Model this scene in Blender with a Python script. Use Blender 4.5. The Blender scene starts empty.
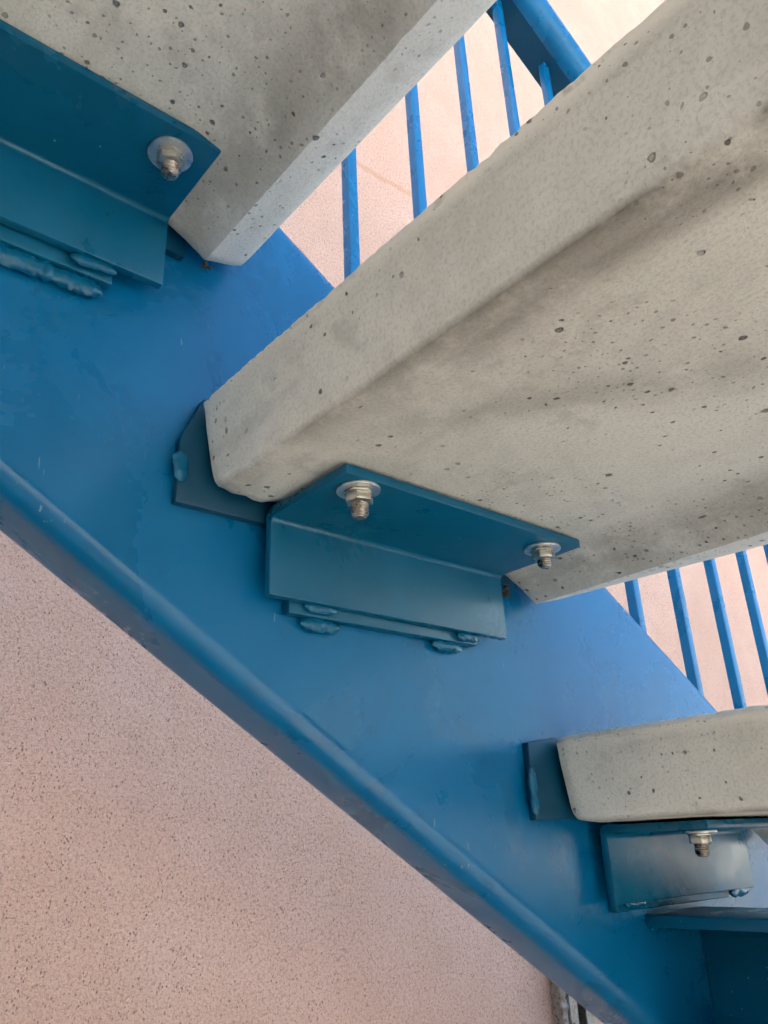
import bpy, bmesh, math, random
from mathutils import Vector, Matrix, noise

random.seed(7)
S = 0.386                      # metres per modelling unit (camera to stringer web = 1 unit)
H = 1.50                       # eye height above the ground
scene = bpy.context.scene
col = scene.collection
R = math.radians


def W(x, y, z):
    return Vector((x * S, y * S, z * S + H))


# ------------------------------------------------------------------ materials
def new_mat(name):
    m = bpy.data.materials.new(name)
    m.use_nodes = True
    nt = m.node_tree
    nt.nodes.clear()
    out = nt.nodes.new('ShaderNodeOutputMaterial')
    b = nt.nodes.new('ShaderNodeBsdfPrincipled')
    nt.links.new(b.outputs[0], out.inputs[0])
    return m, nt, b


class G:
    """tiny node-graph helper"""
    def __init__(self, nt, plane=None):
        self.nt = nt
        g = nt.nodes.new('ShaderNodeNewGeometry')
        self.pos = self.world = g.outputs['Position']
        self.dim = '3D'
        if plane == 'uv':
            self.pos = nt.nodes.new('ShaderNodeTexCoord').outputs['UV']
            self.dim = '2D'
        elif plane == 'xz':
            a = nt.nodes.new('ShaderNodeSeparateXYZ')
            b = nt.nodes.new('ShaderNodeCombineXYZ')
            nt.links.new(self.pos, a.inputs[0])
            nt.links.new(a.outputs[0], b.inputs[0])
            nt.links.new(a.outputs[2], b.inputs[1])
            self.pos = b.outputs[0]
            self.dim = '2D'

    def link(self, a, b):
        self.nt.links.new(a, b)

    def node(self, t, **kw):
        n = self.nt.nodes.new(t)
        for k, v in kw.items():
            setattr(n, k, v)
        return n

    def scaled(self, sx, sy, sz, off=(0, 0, 0), rot=(0, 0, 0)):
        n = self.node('ShaderNodeMapping')
        n.inputs['Scale'].default_value = (sx, sy, sz)
        n.inputs['Location'].default_value = off
        n.inputs['Rotation'].default_value = rot
        self.link(self.pos, n.inputs[0])
        return n.outputs[0]

    def noise(self, scale, detail=4, rough=.55, vec=None, dist=0):
        n = self.node('ShaderNodeTexNoise', noise_dimensions=self.dim)
        n.inputs['Scale'].default_value = scale
        n.inputs['Detail'].default_value = detail
        n.inputs['Roughness'].default_value = rough
        n.inputs['Distortion'].default_value = dist
        self.link(vec or self.pos, n.inputs['Vector'])
        return n.outputs['Fac']

    def voro(self, scale, vec=None, rnd=1.0):
        n = self.node('ShaderNodeTexVoronoi', voronoi_dimensions=self.dim)
        n.inputs['Scale'].default_value = scale
        n.inputs['Randomness'].default_value = rnd
        self.link(vec or self.pos, n.inputs['Vector'])
        sep = self.node('ShaderNodeSeparateColor')
        self.link(n.outputs['Color'], sep.inputs[0])
        return n.outputs['Distance'], sep.outputs[0], sep.outputs[1]

    def math(self, op, a, b=None, clamp=False):
        n = self.node('ShaderNodeMath', operation=op, use_clamp=clamp)
        for i, v in enumerate((a, b)):
            if v is None:
                continue
            if isinstance(v, (int, float)):
                n.inputs[i].default_value = v
            else:
                self.link(v, n.inputs[i])
        return n.outputs[0]

    def ramp(self, fac, lo, hi, a=0.0, b=1.0):
        n = self.node('ShaderNodeMapRange', interpolation_type='SMOOTHSTEP')
        self.link(fac, n.inputs[0])
        for i, v in enumerate((lo, hi, a, b)):
            n.inputs[i + 1].default_value = v
        return n.outputs[0]

    def mix(self, fac, a, b):
        n = self.node('ShaderNodeMix', data_type='RGBA')
        if isinstance(fac, (int, float)):
            n.inputs[0].default_value = fac
        else:
            self.link(fac, n.inputs[0])
        for sock, v in ((n.inputs[6], a), (n.inputs[7], b)):
            if isinstance(v, tuple):
                sock.default_value = (*v, 1)
            else:
                self.link(v, sock)
        return n.outputs[2]

    def bump(self, height, strength, dist, normal=None):
        n = self.node('ShaderNodeBump')
        n.inputs['Strength'].default_value = strength
        n.inputs['Distance'].default_value = dist
        self.link(height, n.inputs['Height'])
        if normal:
            self.link(normal, n.inputs['Normal'])
        return n.outputs[0]

    def pores(self, scale, share, rmax, vec=None, edge=.35):
        """round holes of mixed size: 1 inside a hole, 0 outside"""
        d, r1, r2 = self.voro(scale, vec)
        on = self.math('GREATER_THAN', r1, 1 - share)
        rad = self.math('MULTIPLY', self.math('POWER', r2, 2.2), rmax)
        rad = self.math('ADD', rad, rmax * .22)
        q = self.math('DIVIDE', d, rad)
        h = self.ramp(q, 1 - edge, 1.0, 1.0, 0.0)
        return self.math('MULTIPLY', h, on)


def concrete_mat():
    m, nt, b = new_mat('cast_concrete')
    g = G(nt, 'uv')                       # u runs round the section, v along the tread, both in metres
    cloud = g.noise(9, 4, .62, dist=.6)
    fine = g.noise(60, 3, .65)
    grain = g.noise(520, 2, .7)
    c = g.mix(g.ramp(cloud, .30, .68), (.68, .67, .61), (.80, .79, .725))
    c = g.mix(g.ramp(fine, .40, .66, 0, .55), c, (.80, .785, .715))
    c = g.mix(g.ramp(g.noise(24, 4, .7), .56, .74, 0, .32), c, (.34, .33, .29))
    sm = g.noise(7, 3, .6, vec=g.scaled(4.5, 1.0, 1, rot=(0, 0, R(28))))
    c = g.mix(g.ramp(sm, .57, .72, 0, .22), c, (.36, .345, .30))
    c = g.mix(g.ramp(grain, .42, .75, .0, .30), c, (.36, .35, .305))
    at = g.node('ShaderNodeAttribute', attribute_name='stain_shade')
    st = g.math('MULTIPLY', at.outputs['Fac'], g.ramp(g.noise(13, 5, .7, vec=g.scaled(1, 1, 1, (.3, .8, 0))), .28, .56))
    c = g.mix(g.math('MULTIPLY', st, .92, True), c, (.115, .095, .07))  # brown stain, plus painted shade on the slope behind the front lip
    lit_edge = g.node('ShaderNodeAttribute', attribute_name='lit_edge')
    c = g.mix(g.math('MULTIPLY', lit_edge.outputs['Fac'], g.ramp(fine, .25, .42)), c, (.93, .91, .84))  # light on the tread edges is put into the colour here
    wn = g.node('ShaderNodeTexNoise', noise_dimensions='2D')
    wn.inputs['Scale'].default_value = 240
    wn.inputs['Detail'].default_value = 1
    g.link(g.pos, wn.inputs['Vector'])
    wv = g.node('ShaderNodeVectorMath', operation='MULTIPLY_ADD')
    g.link(wn.outputs['Color'], wv.inputs[0])
    wv.inputs[1].default_value = (.0018, .0018, 0)
    g.link(g.pos, wv.inputs[2])
    wv = wv.outputs[0]
    big = g.pores(44, .18, .095, wv)
    mid = g.math('MULTIPLY', g.pores(105, .40, .15, wv), g.ramp(g.noise(11, 2, .5), .36, .52))
    tiny = g.math('MULTIPLY', g.pores(250, .34, .26, wv), g.ramp(g.noise(6, 2, .5), .40, .60))
    slot = g.pores(30, .07, .060, vec=g.scaled(1.7, .55, 1, (.4, .2, .1), (0, 0, R(-35))))
    hole = g.math('MAXIMUM', g.math('MAXIMUM', big, mid), slot)
    allh = g.math('MAXIMUM', hole, g.math('MULTIPLY', tiny, .8))
    c = g.mix(g.math('MULTIPLY', allh, .74), c, (.085, .075, .06))
    b.inputs['Roughness'].default_value = .86
    b.inputs['Specular IOR Level'].default_value = .25
    g.link(c, b.inputs['Base Color'])
    hb = g.math('MAXIMUM', big, mid)
    h = g.math('SUBTRACT', g.math('ADD', g.math('MULTIPLY', grain, .10), g.math('MULTIPLY', fine, .15)), hb)
    g.link(g.bump(h, .85, .0030), b.inputs['Normal'])
    return m


def paint_mat(name, base=(.0, .150, .300), rough=.33, specks=True, scratch=False):
    m, nt, b = new_mat(name)
    g = G(nt)
    sc = g.noise(11, 5, .70, dist=.4)
    c = g.mix(g.ramp(sc, .3, .7), tuple(v * .90 for v in base), tuple(v * 1.10 for v in base))
    c = g.mix(g.ramp(sc, .62, .78, 0, .22), c, (.05, .13, .19))
    if specks:
        dust = g.pores(190, .10, .13)
        c = g.mix(g.math('MULTIPLY', dust, .6), c, (.42, .55, .60))
        chip = g.pores(47, .07, .06)
        c = g.mix(g.math('MULTIPLY', chip, .7), c, (.03, .035, .04))
    if scratch:
        scr = g.noise(60, 1, .5, vec=g.scaled(6, 6, .8, rot=(0, R(48), 0)))
        scm = g.math('MULTIPLY', g.ramp(scr, .73, .76), g.ramp(g.noise(12, 2), .57, .66))
        c = g.mix(g.math('MULTIPLY', scm, .5), c, (.30, .42, .50))
    g.link(c, b.inputs['Base Color'])
    g.link(g.ramp(sc, .3, .75, rough - .05, rough + .16), b.inputs['Roughness'])
    b.inputs['Specular IOR Level'].default_value = .38
    h = g.math('ADD', g.math('MULTIPLY', g.noise(420, 1, .5), .15), g.noise(45, 1, .5))
    g.link(g.bump(h, .22, .0010), b.inputs['Normal'])
    return m


def metal_mat(name, base, rough, rust=0.0):
    m, nt, b = new_mat(name)
    g = G(nt)
    n = g.noise(160, 5, .65)
    c = g.mix(g.ramp(n, .35, .65), tuple(v * .72 for v in base), base)
    if rust:
        c = g.mix(g.ramp(g.noise(120, 5, .7), .62 - rust * .22, .72 - rust * .1), c, (.10, .045, .018))
    g.link(c, b.inputs['Base Color'])
    b.inputs['Metallic'].default_value = .9
    g.link(g.ramp(n, .3, .7, rough, rough + .2), b.inputs['Roughness'])
    g.link(g.bump(n, .4, .0008), b.inputs['Normal'])
    return m


def stucco_mat():
    m, nt, b = new_mat('pink_stucco')
    g = G(nt, 'xz')
    big = g.noise(2.2, 5, .6)
    c = g.mix(g.ramp(big, .3, .7), (.71, .465, .375), (.77, .525, .435))
    c = g.mix(g.ramp(g.noise(14, 4, .6), .35, .7, 0, .4), c, (.67, .42, .325))
    pit = g.pores(235, .48, .32, vec=g.scaled(1.25, .8, 1, rot=(0, 0, R(40))), edge=.7)
    pit2 = g.pores(480, .45, .42, edge=.6)
    pits = g.math('MAXIMUM', g.math('MULTIPLY', pit, g.ramp(g.noise(40, 2), .30, .55)), g.math('MULTIPLY', pit2, .7))
    gr = g.noise(520, 3, .65)
    c = g.mix(g.ramp(gr, .45, .7, 0, .6), c, (.78, .58, .48))
    c = g.mix(g.ramp(g.noise(240, 2, .6), .50, .70, 0, .55), c, (.52, .30, .225))
    c = g.mix(g.math('MULTIPLY', pits, .70), c, (.25, .125, .085))
    # one faint ochre run mark, slanting
    sx = g.node('ShaderNodeSeparateXYZ')
    g.link(g.world, sx.inputs[0])
    d = g.math('ADD', sx.outputs[2], g.math('MULTIPLY', sx.outputs[0], STREAK_A))
    d = g.math('ADD', d, g.math('MULTIPLY', g.math('SUBTRACT', g.noise(20, 2), .5), .02))
    line = g.ramp(g.math('ABSOLUTE', g.math('SUBTRACT', d, STREAK_B)), .003, .013, 1, 0)
    win = g.math('MULTIPLY', g.ramp(sx.outputs[0], STREAK_X0 - .03, STREAK_X0), g.ramp(sx.outputs[0], STREAK_X1, STREAK_X1 + .05, 1, 0))
    c = g.mix(g.math('MULTIPLY', g.math('MULTIPLY', line, win), .5), c, (.58, .30, .17))
    g.link(c, b.inputs['Base Color'])
    b.inputs['Roughness'].default_value = .95
    b.inputs['Specular IOR Level'].default_value = .1
    h = g.math('SUBTRACT', g.math('ADD', g.math('MULTIPLY', gr, .5), g.math('MULTIPLY', g.noise(150, 2, .6), .9)), g.math('MULTIPLY', pit, .7))
    g.link(g.bump(h, .9, .0035), b.inputs['Normal'])
    return m


def ground_mat():
    m, nt, b = new_mat('pale_paving')
    g = G(nt)
    c = g.mix(g.ramp(g.noise(1.3, 6, .65), .3, .7), (.66, .61, .50), (.76, .71, .59))
    c = g.mix(g.ramp(g.noise(300, 2, .6), .45, .7, 0, .35), c, (.30, .27, .23))
    g.link(c, b.inputs['Base Color'])
    b.inputs['Roughness'].default_value = .9
    g.link(g.bump(g.noise(240, 3), .3, .002), b.inputs['Normal'])
    return m


def plain(name, base, rough=.8):
    m, nt, b = new_mat(name)
    g = G(nt)
    c = g.mix(g.noise(400, 4, .6), tuple(v * .5 for v in base), tuple(v * 1.4 for v in base))
    g.link(c, b.inputs['Base Color'])
    b.inputs['Roughness'].default_value = rough
    return m


STREAK_A, STREAK_B, STREAK_X0, STREAK_X1 = -.04, 2.812, .79, .955
M_conc = concrete_mat()
M_web = paint_mat('blue_gloss_paint', (.0, .122, .290), .25, scratch=True)
M_brk = paint_mat('blue_bracket_paint', (.0, .100, .200), .29)
M_rail = paint_mat('blue_rail_paint', (.0, .145, .345), .26, False)
M_weld = paint_mat('blue_weld_paint', (.0, .10, .205), .20, False)
M_dark = paint_mat('blue_shaded_plate_paint', (.0, .050, .105), .34)  # darkened so the plates carry the shadow of the treads in their colour
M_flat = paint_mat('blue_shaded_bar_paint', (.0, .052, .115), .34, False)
M_zinc = metal_mat('zinc_plate', (.80, .81, .80), .26)
M_nut = metal_mat('yellow_zinc', (.68, .65, .57), .24, .28)
M_bolt = metal_mat('worn_steel', (.55, .50, .44), .20, .62)
M_galv = metal_mat('weathered_galvanised', (.38, .37, .35), .5, .5)
M_stucco = stucco_mat()
M_ground = ground_mat()
M_debris = plain('dried_debris', (.05, .042, .032))


# ------------------------------------------------------------------ objects
def thing(name, label, cat, loc, group=None):
    o = bpy.data.objects.new(name, None)
    o.empty_display_size = .05
    col.objects.link(o)
    o.location = loc
    o['label'] = label
    o['category'] = cat
    if group:
        o['group'] = group
    return o


def wloc(o):
    v = Vector((0, 0, 0))
    while o:
        v += o.location
        o = o.parent
    return v


def obj(name, bm, mat, parent=None, smooth=40):
    """one mesh object from a world-space bmesh; its origin sits at the centre of the mesh"""
    c = Vector((0, 0, 0))
    if bm.verts:
        lo = [min(v.co[i] for v in bm.verts) for i in range(3)]
        hi = [max(v.co[i] for v in bm.verts) for i in range(3)]
        c = Vector([(a + b) / 2 for a, b in zip(lo, hi)])
    bmesh.ops.recalc_face_normals(bm, faces=bm.faces)
    for v in bm.verts:
        v.co -= c
    me = bpy.data.meshes.new(name)
    bm.to_mesh(me)
    bm.free()
    me.materials.append(mat)
    if smooth is not None:
        for p in me.polygons:
            p.use_smooth = True
        if smooth < 180:
            me.set_sharp_from_angle(angle=R(smooth))
    o = bpy.data.objects.new(name, me)
    col.objects.link(o)
    o.parent = parent
    o.location = c - wloc(parent) if parent else c
    return o


def extrude_poly(bm, pts, d):
    vs = [bm.verts.new(p) for p in pts]
    f = bm.faces.new(vs)
    r = bmesh.ops.extrude_face_region(bm, geom=[f])
    bmesh.ops.translate(bm, verts=[v for v in r['geom'] if isinstance(v, bmesh.types.BMVert)], vec=d)


def bevel(bm, w, seg=2, ang=30):
    es = [e for e in bm.edges if len(e.link_faces) == 2 and e.calc_face_angle(0) > R(ang)]
    bmesh.ops.bevel(bm, geom=es, offset=w, segments=seg, affect='EDGES', profile=.5)


def box_u(bm, x0, x1, y0, y1, z0, z1):
    extrude_poly(bm, [W(x0, y0, z0), W(x1, y0, z0), W(x1, y1, z0), W(x0, y1, z0)], Vector((0, 0, (z1 - z0) * S)))


def arc(cx, cy, r, a0, a1, n):
    return [(cx + r * math.cos(R(a0 + (a1 - a0) * i / n)), cy + r * math.sin(R(a0 + (a1 - a0) * i / n))) for i in range(n + 1)]


def loft(bm, rings, closed=True, caps=True):
    rv = [[bm.verts.new(p) for p in r] for r in rings]
    n = len(rv[0])
    for a, b in zip(rv, rv[1:]):
        for i in range(n if closed else n - 1):
            j = (i + 1) % n
            bm.faces.new((a[i], a[j], b[j], b[i]))
    if caps:
        bm.faces.new(rv[0])
        bm.faces.new(list(reversed(rv[-1])))
    return rv


def tube(bm, path, rad, n=12):
    rings = []
    for i, p in enumerate(path):
        a = path[max(0, i - 1)]
        b = path[min(len(path) - 1, i + 1)]
        t = (b - a).normalized()
        up = Vector((0, 0, 1)) if abs(t.z) < .9 else Vector((0, 1, 0))
        u = t.cross(up).normalized()
        v = t.cross(u)
        r = rad[i] if isinstance(rad, list) else rad
        rings.append([p + (u * math.cos(k * math.tau / n) + v * math.sin(k * math.tau / n)) * r for k in range(n)])
    loft(bm, rings)


def weld(parent, p0, p1, r, seed=0, ripples=None):
    """a hand-laid bead: rippled, slightly wandering, fatter in places"""
    rnd = random.Random(seed)
    a, b = W(*p0), W(*p1)
    ln = (b - a).length
    n = max(14, int(ln / .0012))
    pitch = .0042
    path, rad = [], []
    for i in range(n + 1):
        t = i / n
        e = min(1, min(t, 1 - t) * ln / (r * 1.5) + .10)
        w = noise.noise(Vector((t * ln * 90, seed, 0)))
        path.append(a.lerp(b, t) + Vector((0, w * r * .15, w * r * .38)))
        saw = 1 - ((t * ln / pitch) % 1.0)
        rad.append(.98 * r * math.sqrt(e) * (.95 + .10 * saw + .24 * noise.noise(Vector((t * ln * 140, seed + 9, 3)))))
    bm = bmesh.new()
    tube(bm, path, rad, 12)
    for v in bm.verts:
        v.co.y = a.y + (v.co.y - a.y) * .58
        v.co += Vector((noise.noise(v.co * 330), noise.noise(v.co * 330 + Vector((9, 0, 0))), noise.noise(v.co * 330 + Vector((0, 9, 0))))) * r * .21
    return obj('weld_bead', bm, M_weld, parent, 60)


# ------------------------------------------------------------------ stringer
ST = math.atan(.6239)                         # pitch of the flight
sd = Vector((math.cos(ST), 0, -math.sin(ST)))  # down the flight
sn = Vector((math.sin(ST), 0, math.cos(ST)))   # square to it, upwards


def along(t, y, n):
    """t down the slope, y across, n square to the slope (modelling units)"""
    p = sd * t + sn * n
    return W(p.x, y, p.z)


NB, NT, YB = .497, 1.305, 1.133                # bottom, top, outer face
stringer = thing('stair_stringer', 'sloping blue painted steel stringer carrying the concrete treads, with welded tread brackets', 'stair stringer', W(1.0, 1.06, .5))
r = .037
prof = (arc(1 + r, NB + r, r, 180, 270, 10) + arc(YB - r, NB + r, r, 270, 360, 6)
        + arc(YB - r, NT - r, r, 0, 90, 6) + arc(1.052, NT - .052, .052, 90, 180, 12))
bm = bmesh.new()
rings = []
T0, T1 = -3.2, 8.3
for i in range(70):
    t = T0 + (T1 - T0) * i / 69
    rings.append([along(t, y, n) for y, n in prof])
loft(bm, rings)
obj('stringer_beam', bm, M_web, stringer, 50)

RUN, RISE = .763, .470
# step index k: 0 = middle tread of the photograph


def bracket(k, x0, x1, zl, zb, toe=.745, x1t=None):
    """angle under a tread: horizontal leg bolted up, vertical leg down in front of a spacer bar"""
    th, f = .016, .009
    yl = .958
    pr = [(toe, zl), (toe, zl + th), (yl + th * .55, zl + th)]
    pr += arc(yl + th - .012, zl + th - .012, .012, 80, 0, 4)
    pr += [(yl + th, zb), (yl, zb)]
    pr += arc(yl - f, zl - f, f, 0, 90, 6)
    bm = bmesh.new()
    extrude_poly(bm, [W(x0, y, z) for y, z in pr], Vector(((x1 - x0) * S, 0, 0)))
    # horizontal-leg ends are sheared a touch, as flame-cut
    bevel(bm, .0011, 2, 35)
    return obj('angle_bracket', bm, M_brk, stringer, 35)


def spacer(parent, x0, x1, z0, z1, mat=None):
    bm = bmesh.new()
    box_u(bm, x0, x1, .9785, .9985, z0, z1)
    bevel(bm, .0012, 2)
    return obj('spacer_bar', bm, mat or M_brk, parent, 35)


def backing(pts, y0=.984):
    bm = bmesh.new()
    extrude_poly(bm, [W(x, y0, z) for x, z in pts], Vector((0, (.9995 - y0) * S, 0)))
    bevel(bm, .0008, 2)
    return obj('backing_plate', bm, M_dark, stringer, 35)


def step_steel(k, meas=None):
    dx, dz = k * RUN, -k * RISE
    b = bracket(k, .604 + dx, 1.128 + dx, .476 + dz, .352 + dz, .768)
    spacer(b, .652 + dx, 1.068 + dx, .336 + dz, .44 + dz)
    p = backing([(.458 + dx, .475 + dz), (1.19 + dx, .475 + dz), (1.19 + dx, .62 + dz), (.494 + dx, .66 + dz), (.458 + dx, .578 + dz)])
    weld(p, (.459 + dx, .982, .556 + dz), (.463 + dx, .982, .507 + dz), .0052, k * 7 + 1)
    return b, p


# middle step, as photographed
b2, p2 = step_steel(0)
weld(b2, (.676, .972, .349), (.738, .972, .350), .0042, 21)
weld(b2, (1.008, .972, .347), (1.066, .972, .347), .0040, 22)
weld(b2, (.680, .990, .328), (.755, .990, .328), .0046, 23)
weld(b2, (.962, .990, .329), (1.035, .990, .329), .0044, 24)
# upper step: bracket runs out of the picture to the left
b1 = bracket(-1, -.135, .401, .948, .818, .786)
spacer(b1, -.09, .330, .797, .91)
weld(b1, (.262, .970, .813), (.330, .970, .815), .0042, 31)
weld(b1, (.150, .989, .783), (.320, .989, .783), .0062, 32)
backing([(-.305, .916), (.445, .914), (.445, 1.06), (-.27, 1.13), (-.305, 1.05)])
# lower step, at eye level
b3 = bracket(1, 1.354, 1.880, .007, -.113, .752)
spacer(b3, 1.385, 1.80, -.128, -.02)
weld(b3, (1.78, .966, -.116), (1.868, .966, -.115), .0044, 41)
weld(b3, (1.40, .972, -.116), (1.47, .972, -.116), .0034, 42)
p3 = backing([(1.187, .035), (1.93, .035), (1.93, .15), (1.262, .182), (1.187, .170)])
weld(p3, (1.186, .982, .125), (1.185, .982, .045), .0040, 43)
# steps just outside the picture
step_steel(-2)
step_steel(2)


# ------------------------------------------------------------------ treads
def tread_profile():
    """closed outline (x, z, arris) of a precast tread, resampled densely"""
    key = [(.485, .634), (.489, .600), (.505, .520), (.508, .508), (.514, .5005), (.524, .4985),
           (.80, .4972), (1.075, .4965), (1.120, .4925), (1.160, .481), (1.200, .461), (1.2345, .4390), (1.2355, .4384),
           (1.290, .4535), (1.303, .461), (1.310, .475),
           (1.315, .56), (1.316, .630), (1.309, .645), (1.295, .651), (.90, .652), (.500, .652), (.489, .648), (.483, .641)]
    pts = []
    n = len(key)
    for i in range(n):
        a, b = Vector(key[i]), Vector(key[(i + 1) % n])
        m = max(1, int((b - a).length / .013))
        for j in range(m):
            pts.append(a.lerp(b, j / m))
    return pts


def tread(k, label, near=-2.0, dx=None, dz=None):
    dx = k * RUN if dx is None else dx
    dz = -k * RISE if dz is None else dz
    pts = tread_profile()
    bm = bmesh.new()
    sl = bm.verts.layers.float.new('stain_shade')
    rl = bm.verts.layers.float.new('lit_edge')
    ys, y = [], .965
    while y > near:
        ys.append(y)
        y -= .009 if y > -.1 else .05
    ys.append(near)
    # rounded end: first rings shrink in
    ends = [(.9700, .0075), (.9680, .0028), (.9640, .0008)]
    rings, lay = [], []
    seed = k * 13.7
    us = [0.0]
    for p0, p1 in zip(pts, pts[1:] + pts[:1]):
        us.append(us[-1] + (p1 - p0).length * S)
    for yy, ins in ends + [(v, 0) for v in ys if v < .950] :
        ring = []
        for p in pts:
            x, z = p.x, p.y
            # end arris: shrink along the outline's own inward direction
            if ins:
                x += ins if x < .56 else (-ins if x > 1.24 else 0)
                z += ins if z < .52 else (-ins if z > .62 else 0)
            top_back = max(0, 1 - math.hypot(x - .487, z - .645) / .03)
            low_back = max(0, 1 - math.hypot(x - .515, z - .505) / .03)
            front = max(0, 1 - math.hypot(x - 1.236, z - .439) / .025)
            q = Vector((x * 26, yy * 26, z * 26 + seed))
            q2 = Vector((x * 9, yy * 9, z * 9 + seed))
            n1 = noise.noise(q)
            n2 = noise.noise(q2)
            n3 = noise.noise(q * 2.7)
            n4 = noise.noise(q * 6.1)
            dxx = .0002 * n1 + .0006 * n2
            dzz = .0002 * noise.noise(q + Vector((40, 3, 1))) + .0005 * noise.noise(q2 + Vector((11, 5, 2)))
            chip = max(0, n1 + .6 * n3 - .15)
            dxx += top_back * (.0026 * chip + .0012 * n4) - front * (.002 * chip + .0006 * n4)
            dzz += -top_back * (.0034 * chip + .0020 * n4 + .0012 * n3) + front * .0015 * chip + low_back * .0012 * n1
            if k == 0 and x > 1.236 and z < .50:      # this tread's front lip is cast a little out of true
                dzz -= .018 * min(.965 - yy, .9) / .515 * min(1, (x - 1.236) / .05)
            # chipped lower corner at the end
            if yy > .93 and x < .64 and z < .52:
                e = (yy - .93) / .035 * max(0, noise.noise(Vector((x * 30, 4 + k, 0))) + .35)
                dzz += .010 * min(1, e)
            ring.append(W(x + dx + dxx, yy, z + dz + dzz))
        rings.append(ring)
    rv = loft(bm, rings)
    ids = {}
    yl = [e[0] for e in ends] + [v for v in ys if v < .950]
    for ring, yy in zip(rv, yl):
        for j, (p, v) in enumerate(zip(pts, ring)):
            ids[v] = (j, yy * S + k * 1.37)
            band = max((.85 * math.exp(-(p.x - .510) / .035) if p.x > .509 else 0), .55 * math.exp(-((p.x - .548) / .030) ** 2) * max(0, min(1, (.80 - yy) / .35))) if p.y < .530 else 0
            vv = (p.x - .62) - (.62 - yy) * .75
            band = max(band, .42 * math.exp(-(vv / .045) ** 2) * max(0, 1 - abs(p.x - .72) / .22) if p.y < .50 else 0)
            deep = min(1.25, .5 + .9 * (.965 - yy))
            slope_shade = math.exp(-((p.x - 1.185) / .055) ** 2) * .45 if p.y < .50 and p.x < 1.235 else 0  # shade of the lip slope, painted in as darker concrete
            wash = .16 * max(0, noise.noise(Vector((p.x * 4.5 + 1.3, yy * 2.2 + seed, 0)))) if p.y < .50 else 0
            v[rl] = max(0, min(1, (p.y - .618) / .008)) * (1 if p.x < .52 else 0) * max(.15, min(1, (.9 - yy) / .5))  # top back edge lightened to stand in for sun catching it
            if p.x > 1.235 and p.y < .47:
                v[rl] = .6 if k == 0 else .2  # front lip painted brighter, as if lit from the downhill side
            v[sl] = min(1.2, band * deep + slope_shade + wash)
    uv = bm.loops.layers.uv.new('UVMap')
    n = len(pts)
    for f in bm.faces:
        js = [ids[l.vert][0] for l in f.loops]
        wrap = max(js) - min(js) > n // 2 and len(js) == 4
        for l, j in zip(f.loops, js):
            if len(js) > 4:
                l[uv].uv = (l.vert.co.x + .37, l.vert.co.z)
            else:
                l[uv].uv = (us[n] if wrap and j == 0 else us[j], ids[l.vert][1])
    o = obj('concrete_tread', bm, M_conc, None, 32)
    o['label'] = label
    o['category'] = 'stair tread'
    o['group'] = 'precast concrete stair treads'
    return o


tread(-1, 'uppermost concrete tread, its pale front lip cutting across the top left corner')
tread(0, 'large middle concrete tread with dark staining along its rear lip and two bolts below')
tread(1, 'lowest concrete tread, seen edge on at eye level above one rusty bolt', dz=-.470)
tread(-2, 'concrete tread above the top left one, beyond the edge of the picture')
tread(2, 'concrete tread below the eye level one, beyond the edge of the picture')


# ------------------------------------------------------------------ bolts
def disc(bm, x, y, z0, z1, r, n=32, rot=0, tilt=0):
    a = [W(x, y, z0) + Vector((math.cos(rot + i * math.tau / n) * r, math.sin(rot + i * math.tau / n) * r, 0)) for i in range(n)]
    extrude_poly(bm, a, Vector((0, 0, (z1 - z0) * S)))


def bolt(x, y, zt, label, stick, rot, tilt=(0, 0)):
    t = thing('anchor_bolt', label, 'bolt', W(x, y, zt), 'bolts fixing the treads to the brackets')
    mm = .001 / S
    bm = bmesh.new()
    disc(bm, x, y, zt - 2.0 * mm, zt - .1 * mm, .0124, 40)
    bevel(bm, .0005, 2, 40)
    obj('washer', bm, M_zinc, t, 40)
    bm = bmesh.new()
    disc(bm, x, y, zt - 3.6 * mm, zt - 2.1 * mm, .0086, 6, rot)
    disc(bm, x + .6 * mm, y, zt - 8.6 * mm, zt - 3.6 * mm - .01 * mm, .0082, 6, rot + .25)
    bevel(bm, .0007, 2, 30)
    obj('nut', bm, M_nut, t, 30)
    # threaded end: real ridges, worn tip
    bm = bmesh.new()
    n = 20
    rings = []
    L = stick
    steps = 44
    for i in range(steps + 1):
        d = i / steps * L
        ring = []
        for j in range(n):
            a = j * math.tau / n
            rr = .0046 + .00042 * math.sin((d / .0014 * math.tau) - a)
            if d > L - .0022:
                rr *= 1 - .30 * (d - L + .0022) / .0022
            rr *= 1 + .05 * noise.noise(Vector((math.cos(a) * 2, math.sin(a) * 2, d * 300 + x * 9)))
            ring.append(W(x + .6 * mm, y, zt) + Vector((math.cos(a) * rr, math.sin(a) * rr, -.0082 - d)))
        rings.append(ring)
    loft(bm, rings)
    obj('threaded_end', bm, M_bolt, t, 60)
    return t


bolt(.343, .834, .948, 'zinc bolt with wide washer through the bracket at top left', .0085, .2)
bolt(.650, .800, .476, 'bright bolt at the left end of the middle bracket, with washer and protruding thread', .0095, .5)
bolt(1.070, .808, .476, 'bolt near the right tip of the middle bracket, beside the bare concrete', .0060, .1)
bolt(1.432, .815, .007, 'rusty brass coloured bolt seen side on under the lowest tread', .0088, .35)

# the opposite stringer, behind the photographer
opp = thing('stair_stringer', 'opposite blue stringer carrying the other ends of the treads, outside the picture', 'stair stringer', W(1.0, -2.1, .5))
bm = bmesh.new()
loft(bm, [[along(t, y - 3.17, n) for y, n in prof] for t in (T0, T1)])
obj('stringer_beam', bm, M_brk, opp, 50)

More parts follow.
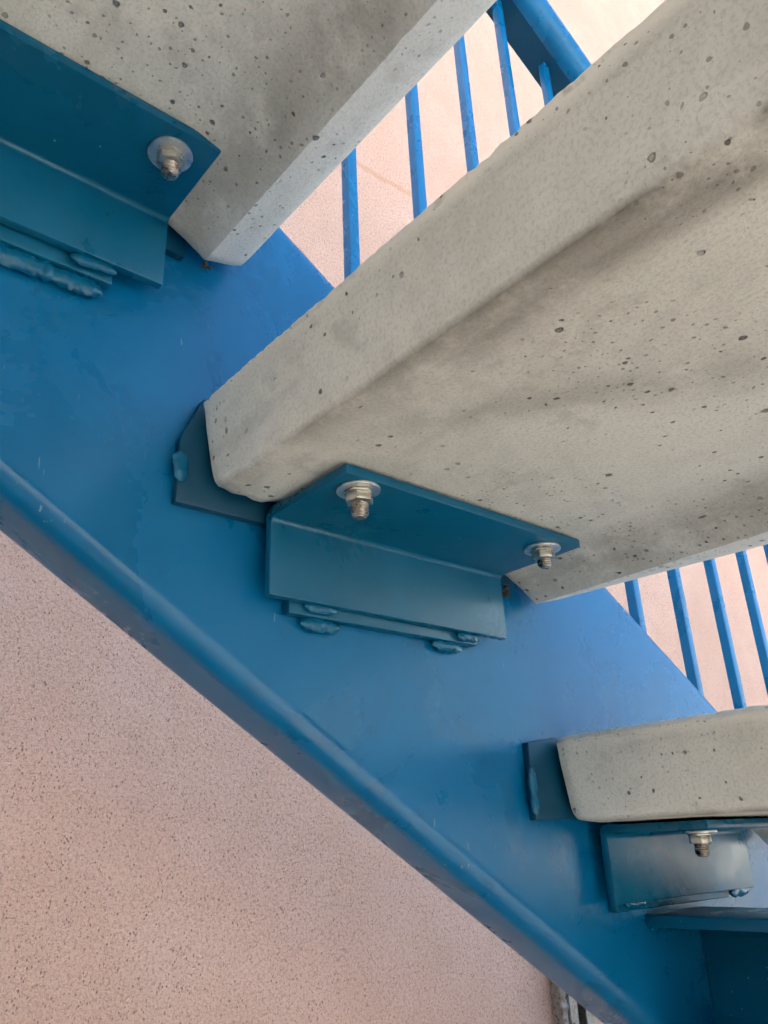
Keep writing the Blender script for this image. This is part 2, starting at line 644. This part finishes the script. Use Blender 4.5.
# ------------------------------------------------------------------ cross beam under the lowest tread
beam = thing('cross_beam', 'blue channel beam running forward from the stringer below the lowest tread', 'beam', W(1.6, -.4, -.25))
zt, zb_, xw, xf, th = -.140, -.385, 1.690, 1.500, .022
pr = [(xf, zt), (xf, zt - th), (xw - .02, zt - th - .006), (xw, zt - th - .03), (xw, zb_ + th + .03), (xw - .02, zb_ + th + .006),
      (xf, zb_ + th), (xf, zb_), (xw + .02, zb_), (xw + .02, zt)]
bm = bmesh.new()
extrude_poly(bm, [W(x, .9985, z) for x, z in pr], Vector((0, -2.6 * S, 0)))
bevel(bm, .0010, 2, 50)
obj('channel', bm, M_brk, beam, 30)
weld(beam, (1.500, .990, -.163), (1.62, .990, -.166), .0030, 51)

# ------------------------------------------------------------------ guard rail
rail = thing('guard_railing', 'blue steel guard railing of thin square balusters under a round handrail, behind the treads', 'railing', W(1.5, 1.155, .6))
RB = 1.157
NR = .53 * 1.694 + .848 * 2.87
bm = bmesh.new()
w0, w1, th = RB - .060, RB + .052, .02
rings = []
for t in (-3.0, 7.6):
    rings.append([along(t, y, n) for y, n in ((w0, NR), (w1, NR), (w1, NR + th), (w0, NR + th))])
loft(bm, rings)
bevel(bm, .0012, 2)
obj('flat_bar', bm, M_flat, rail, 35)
bm = bmesh.new()
tube(bm, [along(-3.0, RB - .072, NR + .05), along(7.6, RB - .072, NR + .05)], .0215, 40)
obj('handrail', bm, M_rail, rail, 40)
hw = .0055
x = .942 - .2437 * 8
first = None
rec = RB
while x < 5.2:
    ztop = (NR - .53 * x) / .848
    zbot = (.95 - .53 * x) / .848
    bm = bmesh.new()
    c0, c1 = W(x, RB, zbot), W(x, RB, ztop)
    extrude_poly(bm, [c0 + Vector((a * hw, b * hw, 0)) for a, b in ((-1, -1), (1, -1), (1, 1), (-1, 1))], c1 - c0 + Vector((0, 0, .002)))
    bevel(bm, .0008, 2)
    o = obj('baluster', bm, M_rail, rail, 35)
    if 1.3 < x < 2.6:
        weld(o, (x - .006, RB, ztop - .004), (x + .012, RB, ztop - .008), .0072, int(x * 100))
    x += .2437

# ------------------------------------------------------------------ little things
def crumb(name, label, x, y, z, r, seed):
    rnd = random.Random(seed)
    bm = bmesh.new()
    for i in range(9):
        c = W(x, y, z) + Vector((rnd.uniform(-1, 1) * r, rnd.uniform(-.4, .2) * r, rnd.uniform(-.9, .7) * r))
        m = Matrix.Translation(c) @ Matrix.Rotation(rnd.uniform(0, 3), 4, Vector((rnd.random(), rnd.random(), rnd.random())).normalized()) @ Matrix.Diagonal((1.0, .5, .55, 1))
        g = bmesh.ops.create_icosphere(bm, subdivisions=2, radius=r * rnd.uniform(.35, .7), matrix=m)
        for v in g['verts']:
            v.co += Vector((noise.noise(v.co * 900), noise.noise(v.co * 900 + Vector((5, 0, 0))), noise.noise(v.co * 900 + Vector((0, 7, 0))))) * r * .3
    for i in range(7):
        a = W(x, y, z)
        b = a + Vector((rnd.uniform(-1, 1), rnd.uniform(-.6, .3), rnd.uniform(-1.2, .8))) * r * 1.7
        tube(bm, [a, a.lerp(b, .5) + Vector((rnd.uniform(-.3, .3) * r, 0, rnd.uniform(-.3, .3) * r)), b], .00022, 6)
    o = obj(name, bm, M_debris, None, 60)
    o['label'] = label
    o['category'] = 'debris'
    return o


crumb('insect_debris', 'dark brown crumb of debris caught below the corner of the uppermost tread', .478, .972, .903, .0030, 3)
crumb('insect_debris', 'small dried insect casing beside the right end of the middle bracket', 1.166, .985, .460, .0040, 5)

# ------------------------------------------------------------------ wall, post, ground
YW = 2.5
bm = bmesh.new()
extrude_poly(bm, [Vector((-5, YW * S, -.05)), Vector((14, YW * S, -.05)), Vector((14, YW * S, 7.6)), Vector((-5, YW * S, 7.6))], Vector((0, .25, 0)))
o = obj('stucco_wall', bm, M_stucco, None, None)
o['label'] = 'rough pink stucco wall behind the staircase'
o['category'] = 'wall'

bm = bmesh.new()
extrude_poly(bm, [Vector((-1.6, YW * S - .003, -.05)), Vector((-1.6, -4.5, -.05)), Vector((-1.6, -4.5, 2.5)), Vector((-1.6, YW * S - .003, 2.5))], Vector((-.25, 0, 0)))
o = obj('shade_wall', bm, M_ground, None, None)  # unseen wall added to shade the ground on the uphill side
o['label'] = 'grey unseen wall added at the head of the stairs to shade the ground'
o['category'] = 'wall'

post = thing('metal_post', 'weathered galvanised channel post against the pink wall below the stringer', 'post', Vector((3.05 * S, 2.45 * S, 0)))
bm = bmesh.new()
hx, hy, t_ = .029, .018, .004
x0, y0 = 3.055 * S, (YW - .006) * S - hy
c = [(-hx, hy), (-hx, -hy), (-hx * .35, -hy), (-hx * .35, -hy + t_), (-hx + t_, -hy + t_), (-hx + t_, hy - t_),
     (hx - t_, hy - t_), (hx - t_, -hy + t_), (hx * .35, -hy + t_), (hx * .35, -hy), (hx, -hy), (hx, hy)]
extrude_poly(bm, [Vector((x0 + a, y0 + b, 0)) for a, b in c], Vector((0, 0, H - .07)))
bevel(bm, .0006, 1)
obj('channel', bm, M_galv, post, 30)
bm = bmesh.new()
path, rad = [], []
for i in range(220):
    z = .9 + (H - .075 - .9) * i / 219
    path.append(Vector((x0 - hx - .004 + .0018 * noise.noise(Vector((z * 60, 0, 0))), y0 - hy * .5, z)))
    rad.append(.0062 * (1 + .45 * noise.noise(Vector((z * 95, 3, 0)))))
tube(bm, path, rad, 10)
obj('weld_seam', bm, M_galv, post, 60)

bm = bmesh.new()
vs = [bm.verts.new(v) for v in ((-300, -300, 0), (300, -300, 0), (300, 300, 0), (-300, 300, 0))]
bm.faces.new(vs)
o = obj('ground', bm, M_ground, None, None)
o['kind'] = 'structure'

bm = bmesh.new()
vs = [bm.verts.new(v) for v in ((-1.6, -.45, .004), (11, -.45, .004), (11, YW * S, .004), (-1.6, YW * S, .004))]
bm.faces.new(vs)
o = obj('added_dark_strip', bm, plain('dark_bounce_cut', (.13, .11, .095), .95), None, None)  # unseen dark strip added to cut ground bounce onto the stringer
o['kind'] = 'structure'

# ------------------------------------------------------------------ light
EL, AZ = R(56), R(-76)          # azimuth clockwise from +Y
SUN, SKY, ANG = 10.5, .62, R(.53)
w = bpy.data.worlds.new('World')
scene.world = w
w.use_nodes = True
nt = w.node_tree
bg = nt.nodes['Background']
sky = nt.nodes.new('ShaderNodeTexSky')
sky.sky_type = 'NISHITA'
sky.sun_disc = False
sky.sun_elevation = EL
sky.sun_rotation = AZ
sky.air_density = 1.0
sky.dust_density = 2.0
tint = nt.nodes.new('ShaderNodeMix')
tint.data_type = 'RGBA'
tint.blend_type = 'MULTIPLY'
tint.inputs[0].default_value = 1
tint.inputs[7].default_value = (1.02, 1.0, .93, 1)      # hazy, warm-balanced daylight
nt.links.new(sky.outputs[0], tint.inputs[6])
nt.links.new(tint.outputs[2], bg.inputs[0])
bg.inputs[1].default_value = SKY
sun = bpy.data.lights.new('sun', 'SUN')
sun.energy = SUN
sun.angle = ANG
sun.color = (1, .95, .88)
so = bpy.data.objects.new('sun', sun)
col.objects.link(so)
dv = Vector((math.sin(AZ) * math.cos(EL), math.cos(AZ) * math.cos(EL), math.sin(EL)))
so.rotation_euler = (-dv).to_track_quat('-Z', 'Y').to_euler()
so.location = dv * 10

# ------------------------------------------------------------------ camera
cam = bpy.data.cameras.new('camera')
cam.sensor_fit = 'VERTICAL'
cam.sensor_height = 24
cam.sensor_width = 18
cam.lens = 790 / 1024 * 24
cam.clip_start = .01
cam.clip_end = 1000
co = bpy.data.objects.new('camera', cam)
col.objects.link(co)
rm = Matrix(((0.7645210635990206, -0.22360288968300251, -0.6045736440160399),
             (-0.6433239140478364, -0.32363573409069235, -0.6938258089994569),
             (-0.04052017926409031, 0.9193811284472779, -0.3912754218289412))).to_quaternion().to_matrix()
co.matrix_world = Matrix.Translation((0, 0, H)) @ rm.to_4x4()
scene.camera = co
scene.render.engine = 'CYCLES'
cy = scene.cycles
cy.max_bounces, cy.diffuse_bounces, cy.glossy_bounces = 6, 4, 2
cy.transmission_bounces = cy.transparent_max_bounces = 1
cy.caustics_reflective = cy.caustics_refractive = False
cy.use_adaptive_sampling = True
cy.adaptive_threshold = .09
cy.adaptive_min_samples = 6
cy.use_light_tree = False
cy.use_denoising = True
scene.view_settings.view_transform = 'Standard'
scene.view_settings.look = 'None'
scene.view_settings.exposure = 0
